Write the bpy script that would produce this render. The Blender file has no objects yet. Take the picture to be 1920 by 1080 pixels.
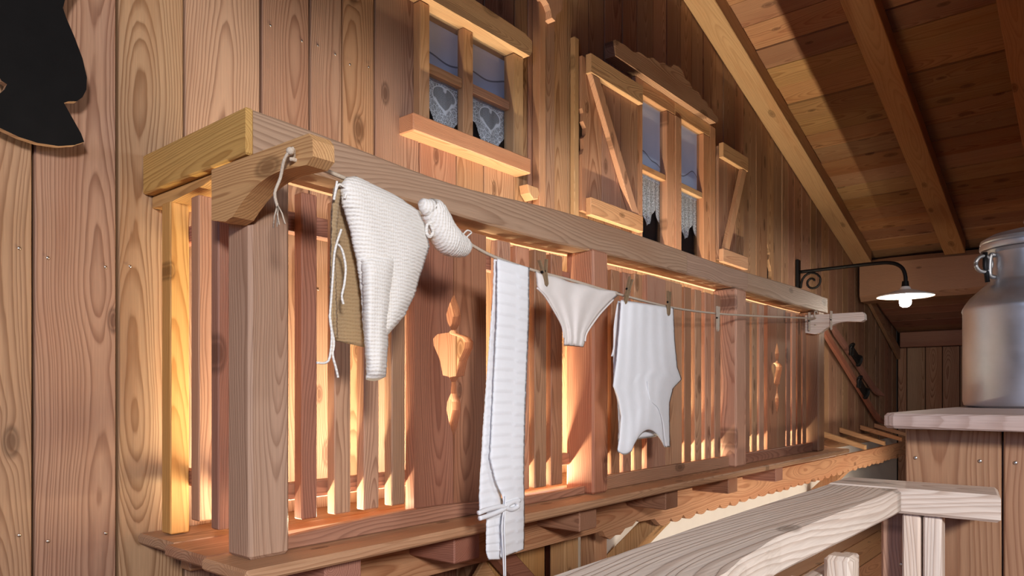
import bpy, bmesh, math, random
from mathutils import Vector, Matrix
from mathutils.geometry import tessellate_polygon
random.seed(7)
S = bpy.context.scene
COL = S.collection

# ------------------------------------------------------------------ camera
F, CX, HY, EYE = 1359.0, 960.0, 738.0, 1.3
YAW = math.atan((2098.0 - CX) / F)
cam_d = bpy.data.cameras.new('camera')
cam = bpy.data.objects.new('camera', cam_d); COL.objects.link(cam)
cam_d.sensor_width = 36.0
cam_d.lens = 36.0 * F / 1920.0
cam_d.shift_y = (HY - 540.0) / 1920.0
cam_d.clip_start = 0.05
cam.location = (0, 0, EYE)
# looks along (cos, sin, 0)
cam.rotation_euler = (math.pi / 2, 0, (math.pi / 2 - YAW) - math.pi / 2 + 0.0)
fwd = Vector((math.cos(YAW), math.sin(math.atan((2098 - CX) / F)), 0))
fw = Vector((math.cos(YAW), math.sin(YAW), 0)); rt = Vector((math.sin(YAW), -math.cos(YAW), 0))
cam.rotation_euler = (math.pi / 2, 0, math.atan2(fw.y, fw.x) - math.pi / 2)
S.camera = cam
def ray(px, py): return fw + rt * ((px - CX) / F) + Vector((0, 0, (HY - py) / F))
EY = Vector((0, 0, EYE))
def onY(px, py, y): d = ray(px, py); return EY + d * (y / d.y)
def onX(px, py, x): d = ray(px, py); return EY + d * (x / d.x)

# ------------------------------------------------------------------ world, lights, exposure
w = bpy.data.worlds.new('world'); S.world = w; w.use_nodes = True
w.node_tree.nodes['Background'].inputs[0].default_value = (1.0, 0.88, 0.80, 1)
w.node_tree.nodes['Background'].inputs[1].default_value = 0.02
S.view_settings.view_transform = 'Standard'
S.view_settings.look = 'None'
S.view_settings.exposure = 0.0
S.view_settings.gamma = 1.0
S.view_settings.use_curve_mapping = False

def area(name, loc, target, sx, sy, power, color, spread=180):
    l = bpy.data.lights.new(name, 'AREA'); l.shape = 'RECTANGLE'; l.size = sx; l.size_y = sy
    l.energy = power; l.color = color; l.spread = math.radians(spread)
    o = bpy.data.objects.new(name, l); COL.objects.link(o); o.location = loc
    d = Vector(target) - Vector(loc)
    o.rotation_euler = d.to_track_quat('-Z', 'Y').to_euler()
    return o
def spot(name, loc, target, power, color, size, angle, blend):
    l = bpy.data.lights.new(name, 'SPOT'); l.energy = power; l.color = color
    l.shadow_soft_size = size; l.spot_size = math.radians(angle); l.spot_blend = blend
    o = bpy.data.objects.new(name, l); COL.objects.link(o); o.location = loc
    d = Vector(target) - Vector(loc); o.rotation_euler = d.to_track_quat('-Z', 'Y').to_euler()
    return o
spot('key_spot', (-1.3, -2.2, 2.30), (1.9, 1.7, 0.70), 640, (1.0, 0.965, 0.94), 0.25, 72, 0.7)
area('cool_fill', (-2.8, -0.7, 1.85), (2.7, 0.4, 1.35), 1.2, 0.9, 17, (0.42, 0.58, 1.0), 120)
area('front_fill', (2.8, -3.0, 2.1), (2.8, 1.8, 1.2), 1.8, 0.5, 22, (0.92, 0.95, 1.0), 120)
area('led_strip', (2.9, 1.642, 0.952), (2.9, 1.80, 2.2), 3.85, 0.02, 94, (1.0, 0.88, 0.60))
area('lower_wash', (5.2, 0.95, 0.30), (5.2, 2.0, 0.66), 4.0, 0.15, 13, (1.0, 0.88, 0.74), 100)
for o in [bpy.data.objects['led_strip']]:
    d = Vector((0, 0.12, 1)).normalized()
    # long axis of the strip along world x
    z = -d; x = Vector((1, 0, 0)); y = z.cross(x)
    o.rotation_euler = Matrix((x, y, z)).transposed().to_euler()

# ------------------------------------------------------------------ materials
def newmat(name):
    m = bpy.data.materials.new(name); m.use_nodes = True
    nt = m.node_tree; nt.nodes.clear()
    out = nt.nodes.new('ShaderNodeOutputMaterial')
    return m, nt, out
class NT:
    def __init__(s, nt): s.nt = nt
    def n(s, t, **k):
        nd = s.nt.nodes.new('ShaderNode' + t)
        for a, v in k.items(): setattr(nd, a, v)
        return nd
    def l(s, a, b): s.nt.links.new(a, b)
    def val(s, sock, v):
        if hasattr(v, 'is_output'): s.l(v, sock)
        else: sock.default_value = v
    def math(s, op, a, b=0.0, c=0.0, clamp=False):
        nd = s.n('Math', operation=op); nd.use_clamp = clamp
        s.val(nd.inputs[0], a); s.val(nd.inputs[1], b); s.val(nd.inputs[2], c)
        return nd.outputs[0]
    def mix(s, f, a, b, mode='MIX'):
        nd = s.n('Mix', data_type='RGBA', blend_type=mode)
        s.val(nd.inputs[0], f); s.val(nd.inputs[6], a); s.val(nd.inputs[7], b)
        return nd.outputs[2]
    def noise(s, vec, scale, detail=2, rough=0.5, dim='3D'):
        nd = s.n('TexNoise', noise_dimensions=dim); s.l(vec, nd.inputs['Vector'])
        nd.inputs['Scale'].default_value = scale; nd.inputs['Detail'].default_value = detail
        nd.inputs['Roughness'].default_value = rough
        return nd.outputs['Fac']
    def comb(s, x, y, z):
        nd = s.n('CombineXYZ'); s.val(nd.inputs[0], x); s.val(nd.inputs[1], y); s.val(nd.inputs[2], z)
        return nd.outputs[0]
    def ramp(s, fac, stops, interp='LINEAR'):
        nd = s.n('ValToRGB'); nd.color_ramp.interpolation = interp
        e = nd.color_ramp.elements
        while len(e) < len(stops): e.new(0.5)
        for i, (p, c) in enumerate(stops):
            e[i].position = p; e[i].color = c if len(c) == 4 else (*c, 1)
        s.l(fac, nd.inputs[0]); return nd.outputs[0]
    def rng(s, v, a, b, c, d, smooth=True):
        nd = s.n('MapRange', interpolation_type='SMOOTHSTEP' if smooth else 'LINEAR')
        s.val(nd.inputs[0], v); nd.inputs[1].default_value = a; nd.inputs[2].default_value = b
        nd.inputs[3].default_value = c; nd.inputs[4].default_value = d
        return nd.outputs[0]

def wood(name, light, dark, ring=0.0075, rough=0.55, var=0.16, knots=1.0, contrast=0.75, bump=0.25, hue=0.5):
    m, nt, out = newmat(name); g = NT(nt)
    at = g.n('Attribute', attribute_name='gp'); info = g.n('ObjectInfo'); rnd = info.outputs['Random']
    sep = g.n('SeparateXYZ'); g.l(at.outputs['Vector'], sep.inputs[0])
    u0, v0, w0 = sep.outputs
    r2 = g.math('FRACT', g.math('MULTIPLY', rnd, 17.31)); r3 = g.math('FRACT', g.math('MULTIPLY', rnd, 91.7))
    wv = g.math('ADD', w0, g.math('MULTIPLY', rnd, 37.0))
    # pith wanders along the board
    slow = g.comb(g.math('MULTIPLY', rnd, 11.0), 0.0, wv)
    n1 = g.n('TexNoise', noise_dimensions='3D'); g.l(slow, n1.inputs['Vector']); n1.inputs['Scale'].default_value = 1.05; n1.inputs['Detail'].default_value = 1.5
    sc = g.n('SeparateColor'); g.l(n1.outputs['Color'], sc.inputs[0])
    nu = g.math('MULTIPLY', g.math('SUBTRACT', sc.outputs[0], 0.5), 0.11)
    nv = g.math('MULTIPLY', g.math('SUBTRACT', sc.outputs[1], 0.5), 0.16)
    uu = g.math('ADD', g.math('ADD', u0, nu), g.math('MULTIPLY', g.math('SUBTRACT', r2, 0.5), 0.10))
    vv = g.math('ADD', g.math('ADD', v0, nv), g.math('ADD', 0.035, g.math('MULTIPLY', r3, 0.07)))
    r = g.math('SQRT', g.math('ADD', g.math('MULTIPLY', uu, uu), g.math('MULTIPLY', vv, vv)))
    fine = g.comb(g.math('MULTIPLY', u0, 14.0), g.math('MULTIPLY', v0, 14.0), g.math('MULTIPLY', wv, 3.2))
    fn = g.noise(fine, 1.0, 3, 0.55)
    r = g.math('ADD', r, g.math('MULTIPLY', g.math('SUBTRACT', fn, 0.5), 0.009))
    # knots
    kv = g.comb(g.math('ADD', g.math('MULTIPLY', u0, 5.2), g.math('MULTIPLY', r3, 13.0)), g.math('MULTIPLY', wv, 2.3), 0.0)
    vo = g.n('TexVoronoi', voronoi_dimensions='2D', feature='F1'); g.l(kv, vo.inputs['Vector']); vo.inputs['Scale'].default_value = 1.0
    sv = g.n('SeparateColor'); g.l(vo.outputs['Color'], sv.inputs[0])
    on = g.math('GREATER_THAN', sv.outputs[0], 0.42)
    ks = g.math('ADD', 0.6, g.math('MULTIPLY', sv.outputs[1], 0.8))
    kd = g.math('DIVIDE', vo.outputs['Distance'], ks)
    warp = g.math('MULTIPLY', g.rng(kd, 0.0, 0.24, 1.0, 0.0), on)
    r = g.math('ADD', r, g.math('MULTIPLY', g.math('MULTIPLY', warp, warp), 0.012 * knots))
    wid = g.n('TexNoise', noise_dimensions='1D'); g.l(g.math('ADD', g.math('MULTIPLY', r, 38.0), g.math('MULTIPLY', rnd, 9.0)), wid.inputs['W']); wid.inputs['Scale'].default_value = 1.0; wid.inputs['Detail'].default_value = 1.0
    ph = g.math('FRACT', g.math('ADD', g.math('DIVIDE', r, ring), g.math('MULTIPLY', wid.outputs['Fac'], 2.2)))
    late = g.ramp(ph, [(0.0, (0.2,) * 3), (0.08, (0.0,) * 3), (0.5, (0.15,) * 3), (0.84, (0.9,) * 3), (0.93, (1.0,) * 3), (1.0, (0.2,) * 3)])
    late = g.math('MULTIPLY', late, g.math('ADD', 0.45, g.math('MULTIPLY', g.noise(fine, 0.35, 2), 0.95)))
    fib = g.noise(g.comb(g.math('MULTIPLY', u0, 330.0), g.math('MULTIPLY', v0, 330.0), g.math('MULTIPLY', wv, 9.0)), 1.0, 2, 0.6)
    col = g.mix(g.math('MULTIPLY', late, contrast, clamp=True), (*light, 1), (*dark, 1))
    big = g.noise(g.comb(g.math('MULTIPLY', u0, 9.0), g.math('MULTIPLY', v0, 9.0), g.math('MULTIPLY', wv, 1.1)), 1.0, 2)
    redder = tuple(c * k for c, k in zip(dark, (1.25, 1.1, 1.0)))
    col = g.mix(g.math('MULTIPLY', g.rng(big, 0.45, 0.75, 0.0, 1.0), 0.45), col, (*redder, 1))
    if knots:
        core = g.math('MULTIPLY', g.rng(kd, 0.035, 0.075, 1.0, 0.0), on)
        rim = g.math('MULTIPLY', g.math('MULTIPLY', g.rng(kd, 0.05, 0.07, 0.0, 1.0), g.rng(kd, 0.07, 0.11, 1.0, 0.0)), on)
        col = g.mix(g.math('MULTIPLY', core, 0.75), col, tuple(c * 0.55 for c in dark) + (1,))
        col = g.mix(g.math('MULTIPLY', rim, 0.55), col, tuple(c * 0.35 for c in dark) + (1,))
    col = g.mix(1.0, col, g.ramp(fib, [(0.3, (0.90,) * 3), (0.7, (1.06,) * 3)]), 'MULTIPLY')
    hs = g.n('HueSaturation'); g.l(col, hs.inputs['Color'])
    g.val(hs.inputs['Hue'], g.math('ADD', hue - 0.012, g.math('MULTIPLY', r2, 0.022)))
    g.val(hs.inputs['Saturation'], g.math('ADD', 0.93, g.math('MULTIPLY', r3, 0.14)))
    g.val(hs.inputs['Value'], g.math('ADD', 1.0 - var, g.math('MULTIPLY', rnd, 2 * var)))
    p = g.n('BsdfPrincipled'); g.l(hs.outputs[0], p.inputs['Base Color']); p.inputs['Roughness'].default_value = rough
    p.inputs['Specular IOR Level'].default_value = 0.3
    b = g.n('Bump'); b.inputs['Strength'].default_value = bump; b.inputs['Distance'].default_value = 0.002
    g.l(g.math('ADD', g.math('MULTIPLY', late, 0.6), g.math('MULTIPLY', fib, 0.5)), b.inputs['Height']); g.l(b.outputs[0], p.inputs['Normal'])
    g.l(p.outputs[0], out.inputs[0])
    return m

def plain(name, col, rough=0.6, metal=0.0, noise=0.0, scale=40.0, bump=0.0, spec=0.4):
    m, nt, out = newmat(name); g = NT(nt)
    p = g.n('BsdfPrincipled'); p.inputs['Roughness'].default_value = rough; p.inputs['Metallic'].default_value = metal
    p.inputs['Specular IOR Level'].default_value = spec
    tc = g.n('TexCoord'); nz = g.noise(tc.outputs['Object'], scale, 4, 0.6)
    if noise:
        g.l(g.mix(nz, tuple(c * (1 - noise) for c in col) + (1,), tuple(min(1, c * (1 + noise)) for c in col) + (1,)), p.inputs['Base Color'])
    else: p.inputs['Base Color'].default_value = (*col, 1)
    if bump:
        b = g.n('Bump'); b.inputs['Strength'].default_value = bump; b.inputs['Distance'].default_value = 0.003
        g.l(nz, b.inputs['Height']); g.l(b.outputs[0], p.inputs['Normal'])
    g.l(p.outputs[0], out.inputs[0]); return m

M = {}
L0, D0 = (0.435, 0.253, 0.155), (0.215, 0.098, 0.052)
M['plank'] = wood('larch_plank', L0, D0, ring=0.0065, var=0.18, contrast=0.85)
M['roof'] = wood('larch_roof_board', (0.38, 0.20, 0.098), (0.21, 0.088, 0.04), ring=0.008, var=0.22)
M['rafter'] = wood('spruce_rafter', (0.47, 0.265, 0.13), (0.31, 0.145, 0.06), ring=0.01, var=0.06, knots=0.4, contrast=0.5)
M['bal'] = wood('larch_baluster', (0.50, 0.275, 0.165), (0.25, 0.105, 0.055), ring=0.0055, var=0.24, knots=0.5)
M['red'] = wood('larch_heartwood', (0.40, 0.19, 0.115), (0.21, 0.085, 0.05), ring=0.0055, var=0.14, knots=0.6)
M['beam'] = wood('weathered_larch_beam', (0.47, 0.295, 0.20), (0.27, 0.148, 0.092), ring=0.007, var=0.04, knots=0.5, bump=0.4)
M['yellow'] = wood('yellow_larch', (0.62, 0.355, 0.135), (0.34, 0.155, 0.048), ring=0.006, var=0.05, knots=0.35)
M['pale'] = wood('pale_scrubbed_larch', (0.80, 0.69, 0.60), (0.50, 0.36, 0.28), ring=0.009, var=0.05, knots=0.4, bump=0.5)
M['frame'] = wood('window_larch', (0.55, 0.315, 0.175), (0.32, 0.15, 0.07), ring=0.005, var=0.08, knots=0.2, contrast=0.6)
M['fascia'] = wood('orange_pine', (0.60, 0.33, 0.15), (0.35, 0.15, 0.055), ring=0.008, var=0.08, knots=0.7)
M['cabinet'] = wood('brown_larch_cladding', (0.36, 0.212, 0.122), (0.20, 0.092, 0.046), ring=0.006, var=0.06)
M['counter'] = wood('greyed_larch_slab', (0.47, 0.375, 0.34), (0.32, 0.235, 0.20), ring=0.006, var=0.03, knots=0.3, bump=0.4)
M['dark'] = plain('dark_void', (0.006, 0.005, 0.006), 0.9)
M['backing'] = plain('dark_backing', (0.022, 0.012, 0.008), 0.9)
M['black'] = plain('black_painted_plywood', (0.0045, 0.0038, 0.004), 0.75, noise=0.5, scale=14, spec=0.15)
M['iron'] = plain('wrought_iron', (0.012, 0.011, 0.012), 0.5, 0.6, noise=0.3)
M['steel'] = plain('screw_steel', (0.62, 0.58, 0.54), 0.3, 1.0)
M['plaster'] = plain('white_plaster', (0.74, 0.68, 0.60), 0.9, noise=0.05, scale=9, bump=0.3)
M['rope'] = plain('jute_rope', (0.58, 0.48, 0.38), 0.9, noise=0.3, scale=300, bump=0.6)
M['peg'] = plain('old_peg_wood', (0.24, 0.16, 0.09), 0.7, noise=0.3, scale=120)
M['peg_pale'] = plain('pale_peg_wood', (0.50, 0.42, 0.33), 0.7, noise=0.2, scale=120)
M['old_metal'] = plain('dull_grey_metal', (0.30, 0.29, 0.28), 0.42, 0.85, noise=0.2)
M['enamel'] = plain('white_enamel', (0.85, 0.84, 0.80), 0.35)
M['plastic'] = plain('grey_plastic', (0.42, 0.40, 0.38), 0.5)
M['leather'] = plain('black_leather', (0.010, 0.009, 0.009), 0.5, noise=0.4)
M['floor'] = wood('floor_board', (0.42, 0.24, 0.14), (0.22, 0.10, 0.05))
M['green'] = plain('dark_stamp', (0.05, 0.09, 0.10), 0.6)

def cloth(name, col, kind):
    m, nt, out = newmat(name); g = NT(nt)
    p = g.n('BsdfPrincipled'); p.inputs['Roughness'].default_value = 0.95; p.inputs['Specular IOR Level'].default_value = 0.1
    p.inputs['Sheen Weight'].default_value = 0.15
    at = g.n('Attribute', attribute_name='gp'); sep = g.n('SeparateXYZ'); g.l(at.outputs['Vector'], sep.inputs[0]); u, v, z = sep.outputs
    if kind == 'knit':
        wob = g.noise(at.outputs['Vector'], 60, 2)
        a = g.math('SINE', g.math('ADD', g.math('MULTIPLY', z, 2 * math.pi / 0.0078), g.math('MULTIPLY', wob, 5.0)))
        bb = g.math('SINE', g.math('ADD', g.math('MULTIPLY', u, 2 * math.pi / 0.0068), g.math('MULTIPLY', a, 1.2)))
        fz = g.noise(at.outputs['Vector'], 420, 4, 0.7)
        h = g.math('ADD', g.math('ADD', g.math('MULTIPLY', a, 0.5), g.math('MULTIPLY', bb, 0.14)), g.math('MULTIPLY', fz, 1.3))
        cc = g.rng(h, -0.6, 0.9, 0.0, 1.0)
        g.l(g.mix(cc, tuple(c * k for c, k in zip(col, (0.80, 0.74, 0.66))) + (1,), (*col, 1)), p.inputs['Base Color'])
        b = g.n('Bump'); b.inputs['Strength'].default_value = 0.6; b.inputs['Distance'].default_value = 0.002
    else:
        nz = g.noise(at.outputs['Vector'], 30, 4, 0.6)
        fz = g.noise(g.comb(g.math('MULTIPLY', u, 900.0), v, g.math('MULTIPLY', z, 60.0)), 1.0, 2)
        h = g.math('ADD', g.math('MULTIPLY', nz, 0.7), g.math('MULTIPLY', fz, 0.3))
        g.l(g.mix(nz, tuple(c * 0.93 for c in col) + (1,), (*col, 1)), p.inputs['Base Color'])
        b = g.n('Bump'); b.inputs['Strength'].default_value = 0.45; b.inputs['Distance'].default_value = 0.003
    g.l(h, b.inputs['Height']); g.l(b.outputs[0], p.inputs['Normal'])
    g.l(p.outputs[0], out.inputs[0]); return m
M['wool'] = cloth('cream_wool', (0.90, 0.87, 0.83), 'knit')
M['wool_in'] = cloth('beige_wool', (0.46, 0.32, 0.18), 'knit')
M['cotton'] = cloth('white_cotton', (0.90, 0.91, 0.94), 'cotton')
M['cream'] = cloth('cream_cotton', (0.82, 0.76, 0.72), 'cotton')

def lace(hearts=False):
    m, nt, out = newmat('white_lace'); g = NT(nt)
    tc = g.n('TexCoord'); v = tc.outputs['Object']
    sp = g.n('SeparateXYZ'); g.l(v, sp.inputs[0]); flat = g.comb(sp.outputs[0], sp.outputs[2], 0.0)
    vo = g.n('TexVoronoi', voronoi_dimensions='2D', feature='DISTANCE_TO_EDGE'); g.l(flat, vo.inputs['Vector']); vo.inputs['Scale'].default_value = 55
    net = g.n('TexVoronoi', voronoi_dimensions='2D', feature='DISTANCE_TO_EDGE'); g.l(flat, net.inputs['Vector']); net.inputs['Scale'].default_value = 260; net.inputs['Randomness'].default_value = 0.2
    n = g.noise(flat, 34, 1.5, 0.5, '2D')
    sw = g.math('ABSOLUTE', g.math('SINE', g.math('MULTIPLY', n, 34.0)))
    motif = g.math('MAXIMUM', g.rng(vo.outputs['Distance'], 0.03, 0.07, 1.0, 0.0), g.rng(sw, 0.25, 0.55, 1.0, 0.0))
    netf = g.rng(net.outputs['Distance'], 0.06, 0.14, 0.75, 0.15)
    if hearts:
        hx = g.math('SUBTRACT', g.math('PINGPONG', g.math('ADD', sp.outputs[0], 0.15), 0.15), 0.075)
        hx = g.math('DIVIDE', g.math('SUBTRACT', g.math('FRACT', g.math('DIVIDE', g.math('ADD', sp.outputs[0], 1.34), 0.27)), 0.5), 0.185)
        hy = g.math('DIVIDE', g.math('ADD', sp.outputs[2], 0.085), 0.045)
        q = g.math('SUBTRACT', g.math('ADD', g.math('MULTIPLY', hx, hx), g.math('MULTIPLY', hy, hy)), 1.0)
        hf = g.math('SUBTRACT', g.math('POWER', g.math('MULTIPLY', q, g.math('ABSOLUTE', q)), 1.0), g.math('MULTIPLY', g.math('MULTIPLY', g.math('ABSOLUTE', hx), hy), 1.1))
        inside = g.rng(hf, -0.02, 0.02, 1.0, 0.0)
        rimh = g.rng(g.math('ABSOLUTE', hf), 0.10, 0.30, 1.0, 0.0)
        motif = g.math('MAXIMUM', g.math('MULTIPLY', motif, g.math('SUBTRACT', 1.0, inside)), rimh)
    a = g.math('MAXIMUM', g.math('MULTIPLY', motif, 0.95), netf)
    d = g.n('BsdfDiffuse'); d.inputs[0].default_value = (0.86, 0.86, 0.90, 1)
    t = g.n('BsdfTransparent'); mx = g.n('MixShader'); g.l(a, mx.inputs[0]); g.l(t.outputs[0], mx.inputs[1]); g.l(d.outputs[0], mx.inputs[2])
    g.l(mx.outputs[0], out.inputs[0]); return m
M['lace'] = lace(); M['lace_heart'] = lace(True)

def glass():
    m, nt, out = newmat('window_glass'); g = NT(nt)
    t = g.n('BsdfTransparent'); t.inputs[0].default_value = (0.93, 0.95, 0.97, 1)
    gl = g.n('BsdfGlossy'); gl.inputs['Roughness'].default_value = 0.03
    lw = g.n('LayerWeight'); lw.inputs[0].default_value = 0.5
    fr = g.math('ADD', 0.02, g.math('MULTIPLY', g.math('POWER', lw.outputs['Facing'], 4.0), 0.5))
    mx = g.n('MixShader'); g.l(fr, mx.inputs[0]); g.l(t.outputs[0], mx.inputs[1]); g.l(gl.outputs[0], mx.inputs[2])
    g.l(mx.outputs[0], out.inputs[0]); return m
M['glass'] = glass()

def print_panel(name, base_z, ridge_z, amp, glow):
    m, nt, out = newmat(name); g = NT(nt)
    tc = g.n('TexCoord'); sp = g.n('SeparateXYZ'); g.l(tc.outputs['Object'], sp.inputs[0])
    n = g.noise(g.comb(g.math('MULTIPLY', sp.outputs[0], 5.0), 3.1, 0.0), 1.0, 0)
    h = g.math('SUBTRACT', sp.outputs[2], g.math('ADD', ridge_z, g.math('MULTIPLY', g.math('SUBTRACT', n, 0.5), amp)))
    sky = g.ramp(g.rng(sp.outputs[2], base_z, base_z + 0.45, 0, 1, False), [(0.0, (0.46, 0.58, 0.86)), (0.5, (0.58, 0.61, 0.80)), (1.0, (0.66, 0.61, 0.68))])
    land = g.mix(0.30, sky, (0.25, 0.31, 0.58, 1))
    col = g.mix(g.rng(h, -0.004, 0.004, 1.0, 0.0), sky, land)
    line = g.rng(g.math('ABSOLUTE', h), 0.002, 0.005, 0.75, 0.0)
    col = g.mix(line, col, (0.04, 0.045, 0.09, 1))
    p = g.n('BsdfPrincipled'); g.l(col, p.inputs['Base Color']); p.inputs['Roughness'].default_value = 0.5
    g.l(col, p.inputs['Emission Color']); p.inputs['Emission Strength'].default_value = glow   # glow added to brighten the print, no lamp behind it
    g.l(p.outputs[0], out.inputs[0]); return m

def alu():
    m, nt, out = newmat('milk_can_aluminium'); g = NT(nt)
    tc = g.n('TexCoord'); sp = g.n('SeparateXYZ'); g.l(tc.outputs['Object'], sp.inputs[0])
    br = g.noise(g.comb(g.math('MULTIPLY', sp.outputs[0], 8.0), g.math('MULTIPLY', sp.outputs[1], 8.0), g.math('MULTIPLY', sp.outputs[2], 160.0)), 1.0, 3)
    bl = g.noise(tc.outputs['Object'], 14, 4, 0.6)
    p = g.n('BsdfPrincipled'); p.inputs['Metallic'].default_value = 0.92
    g.l(g.mix(bl, (0.36, 0.37, 0.41, 1), (0.54, 0.55, 0.60, 1)), p.inputs['Base Color'])
    g.val(p.inputs['Roughness'], g.math('ADD', 0.30, g.math('MULTIPLY', bl, 0.25)))
    b = g.n('Bump'); b.inputs['Strength'].default_value = 0.12; b.inputs['Distance'].default_value = 0.002
    g.l(br, b.inputs['Height']); g.l(b.outputs[0], p.inputs['Normal'])
    g.l(p.outputs[0], out.inputs[0]); return m
M['alu'] = alu()
def emit(name, col, st):
    m, nt, out = newmat(name); g = NT(nt); e = g.n('Emission'); e.inputs[0].default_value = (*col, 1); e.inputs[1].default_value = st
    g.l(e.outputs[0], out.inputs[0]); return m
M['bulb'] = emit('bulb_glow', (1.0, 0.93, 0.85), 60)

# ------------------------------------------------------------------ mesh helpers
WPOS = {}
def link(name, me, parent=None, loc=(0, 0, 0), rot=None):
    o = bpy.data.objects.new(name, me); COL.objects.link(o)
    loc = Vector(loc)
    if parent is not None:
        o.parent = parent; o.location = loc - WPOS[parent.name]
    else: o.location = loc
    if rot: o.rotation_euler = rot
    WPOS[o.name] = loc.copy()
    return o
def thing(name, label, cat, loc, group=None):
    o = link(name, None, None, loc); o['label'] = label; o['category'] = cat
    if group: o['group'] = group
    return o
def struct(name, loc=(0, 0, 0), me=None, label=None):
    o = link(name, me, None, loc); o['kind'] = 'structure'
    if label: o['label'] = label
    return o
def tag(o, label, cat, group=None):
    o['label'] = label; o['category'] = cat
    if group: o['group'] = group
    return o
def gp_set(me, axis, seed=None, extra=None):
    """board coordinates for the grain: (across, through, along)"""
    rr = random.Random(seed if seed is not None else random.random())
    off = (rr.uniform(-0.03, 0.03), rr.uniform(0, 0.02), rr.uniform(0, 50))
    idx = {'x': (2, 1, 0), 'y': (2, 0, 1), 'z': (0, 1, 2), 'xf': (1, 2, 0), 'yf': (0, 2, 1), 'zf': (1, 0, 2), 'xs': (2, 1, 0)}[axis]
    a = me.attributes.new('gp', 'FLOAT_VECTOR', 'POINT')
    if axis == 'xs':
        c_, s_ = math.cos(math.atan(0.3)), math.sin(math.atan(0.3))
        for i, v in enumerate(me.vertices):
            a.data[i].vector = (v.co.y + off[0], v.co.x * s_ + v.co.z * c_ + off[1], v.co.x * c_ - v.co.z * s_ + off[2])
        return
    for i, v in enumerate(me.vertices):
        a.data[i].vector = (v.co[idx[0]] + off[0], v.co[idx[1]] + off[1], v.co[idx[2]] + off[2])
def finish(bm, name, mats, axis='z', smooth=False, seed=None):
    bmesh.ops.recalc_face_normals(bm, faces=bm.faces[:])
    me = bpy.data.meshes.new(name); bm.to_mesh(me); bm.free()
    for m in (mats if isinstance(mats, (list, tuple)) else [mats]): me.materials.append(m)
    gp_set(me, axis, seed)
    if smooth:
        for p in me.polygons: p.use_smooth = True
    return me
def add_cbox(bm, x0, x1, y0, y1, z0, z1, c=0.003):
    c = min(c, (x1 - x0) * .45, (y1 - y0) * .45, (z1 - z0) * .45)
    r = bmesh.ops.create_cube(bm, size=1.0)
    vs = r['verts']
    for v in vs:
        v.co = Vector(((x0 + x1) / 2 + v.co.x * (x1 - x0), (y0 + y1) / 2 + v.co.y * (y1 - y0), (z0 + z1) / 2 + v.co.z * (z1 - z0)))
    if c > 0:
        es = list({e for v in vs for e in v.link_edges})
        bmesh.ops.bevel(bm, geom=es, offset=c, segments=1, affect='EDGES')
CACHE = {}
def box(name, mat, x0, x1, y0, y1, z0, z1, axis='z', parent=None, c=0.003, share=None, rot=None):
    """one board; rounded edges, origin at its centre"""
    hx, hy, hz = (x1 - x0) / 2, (y1 - y0) / 2, (z1 - z0) / 2
    key = (share, round(hx, 4), round(hy, 4), round(hz, 4), mat.name, axis) if share else None
    me = CACHE.get(key) if key else None
    if me is None:
        bm = bmesh.new(); add_cbox(bm, -hx, hx, -hy, hy, -hz, hz, c); me = finish(bm, name, mat, axis)
        if key: CACHE[key] = me
    return link(name, me, parent, ((x0 + x1) / 2, (y0 + y1) / 2, (z0 + z1) / 2), rot)
def prism(name, mat, pts, plane, a, b, axis='z', parent=None, bevel=0.0, edge_mat=None):
    """outline pts in plane 'xz'/'yz'/'xy', extruded from a to b on the third axis"""
    def P(p, t):
        return {'xz': (p[0], t, p[1]), 'yz': (t, p[0], p[1]), 'xy': (p[0], p[1], t)}[plane]
    cx = (min(p[0] for p in pts) + max(p[0] for p in pts)) / 2; cy = (min(p[1] for p in pts) + max(p[1] for p in pts)) / 2
    m0 = (a + b) / 2; loc = P((cx, cy), m0)
    bm = bmesh.new()
    q = [(p[0] - cx, p[1] - cy) for p in pts]
    v0 = [bm.verts.new(P(p, a - m0)) for p in q]; v1 = [bm.verts.new(P(p, b - m0)) for p in q]
    n = len(q)
    convex = True; sg = 0
    for i in range(n):
        a_, b_, c_ = q[i - 1], q[i], q[(i + 1) % n]
        z = (b_[0] - a_[0]) * (c_[1] - b_[1]) - (b_[1] - a_[1]) * (c_[0] - b_[0])
        if abs(z) > 1e-12:
            if sg and z * sg < 0: convex = False
            sg = z
    if convex and n <= 8:
        bm.faces.new(v0); bm.faces.new(v1[::-1])
    else:
        for t in tessellate_polygon([[Vector((p[0], p[1], 0)) for p in q]]):
            bm.faces.new([v0[k] for k in t]); bm.faces.new([v1[k] for k in t][::-1])
    rim = []
    for i in range(n):
        f = bm.faces.new((v0[i], v1[i], v1[(i + 1) % n], v0[(i + 1) % n]))
        if edge_mat: f.material_index = 1
        rim += [e for e in f.edges if (e.verts[0] in v0) == (e.verts[1] in v0)]
    if bevel and convex:
        bmesh.ops.bevel(bm, geom=list(set(rim)), offset=bevel, segments=1, affect='EDGES')
    me = finish(bm, name, [mat, edge_mat] if edge_mat else mat, axis)
    return link(name, me, parent, loc)
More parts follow.
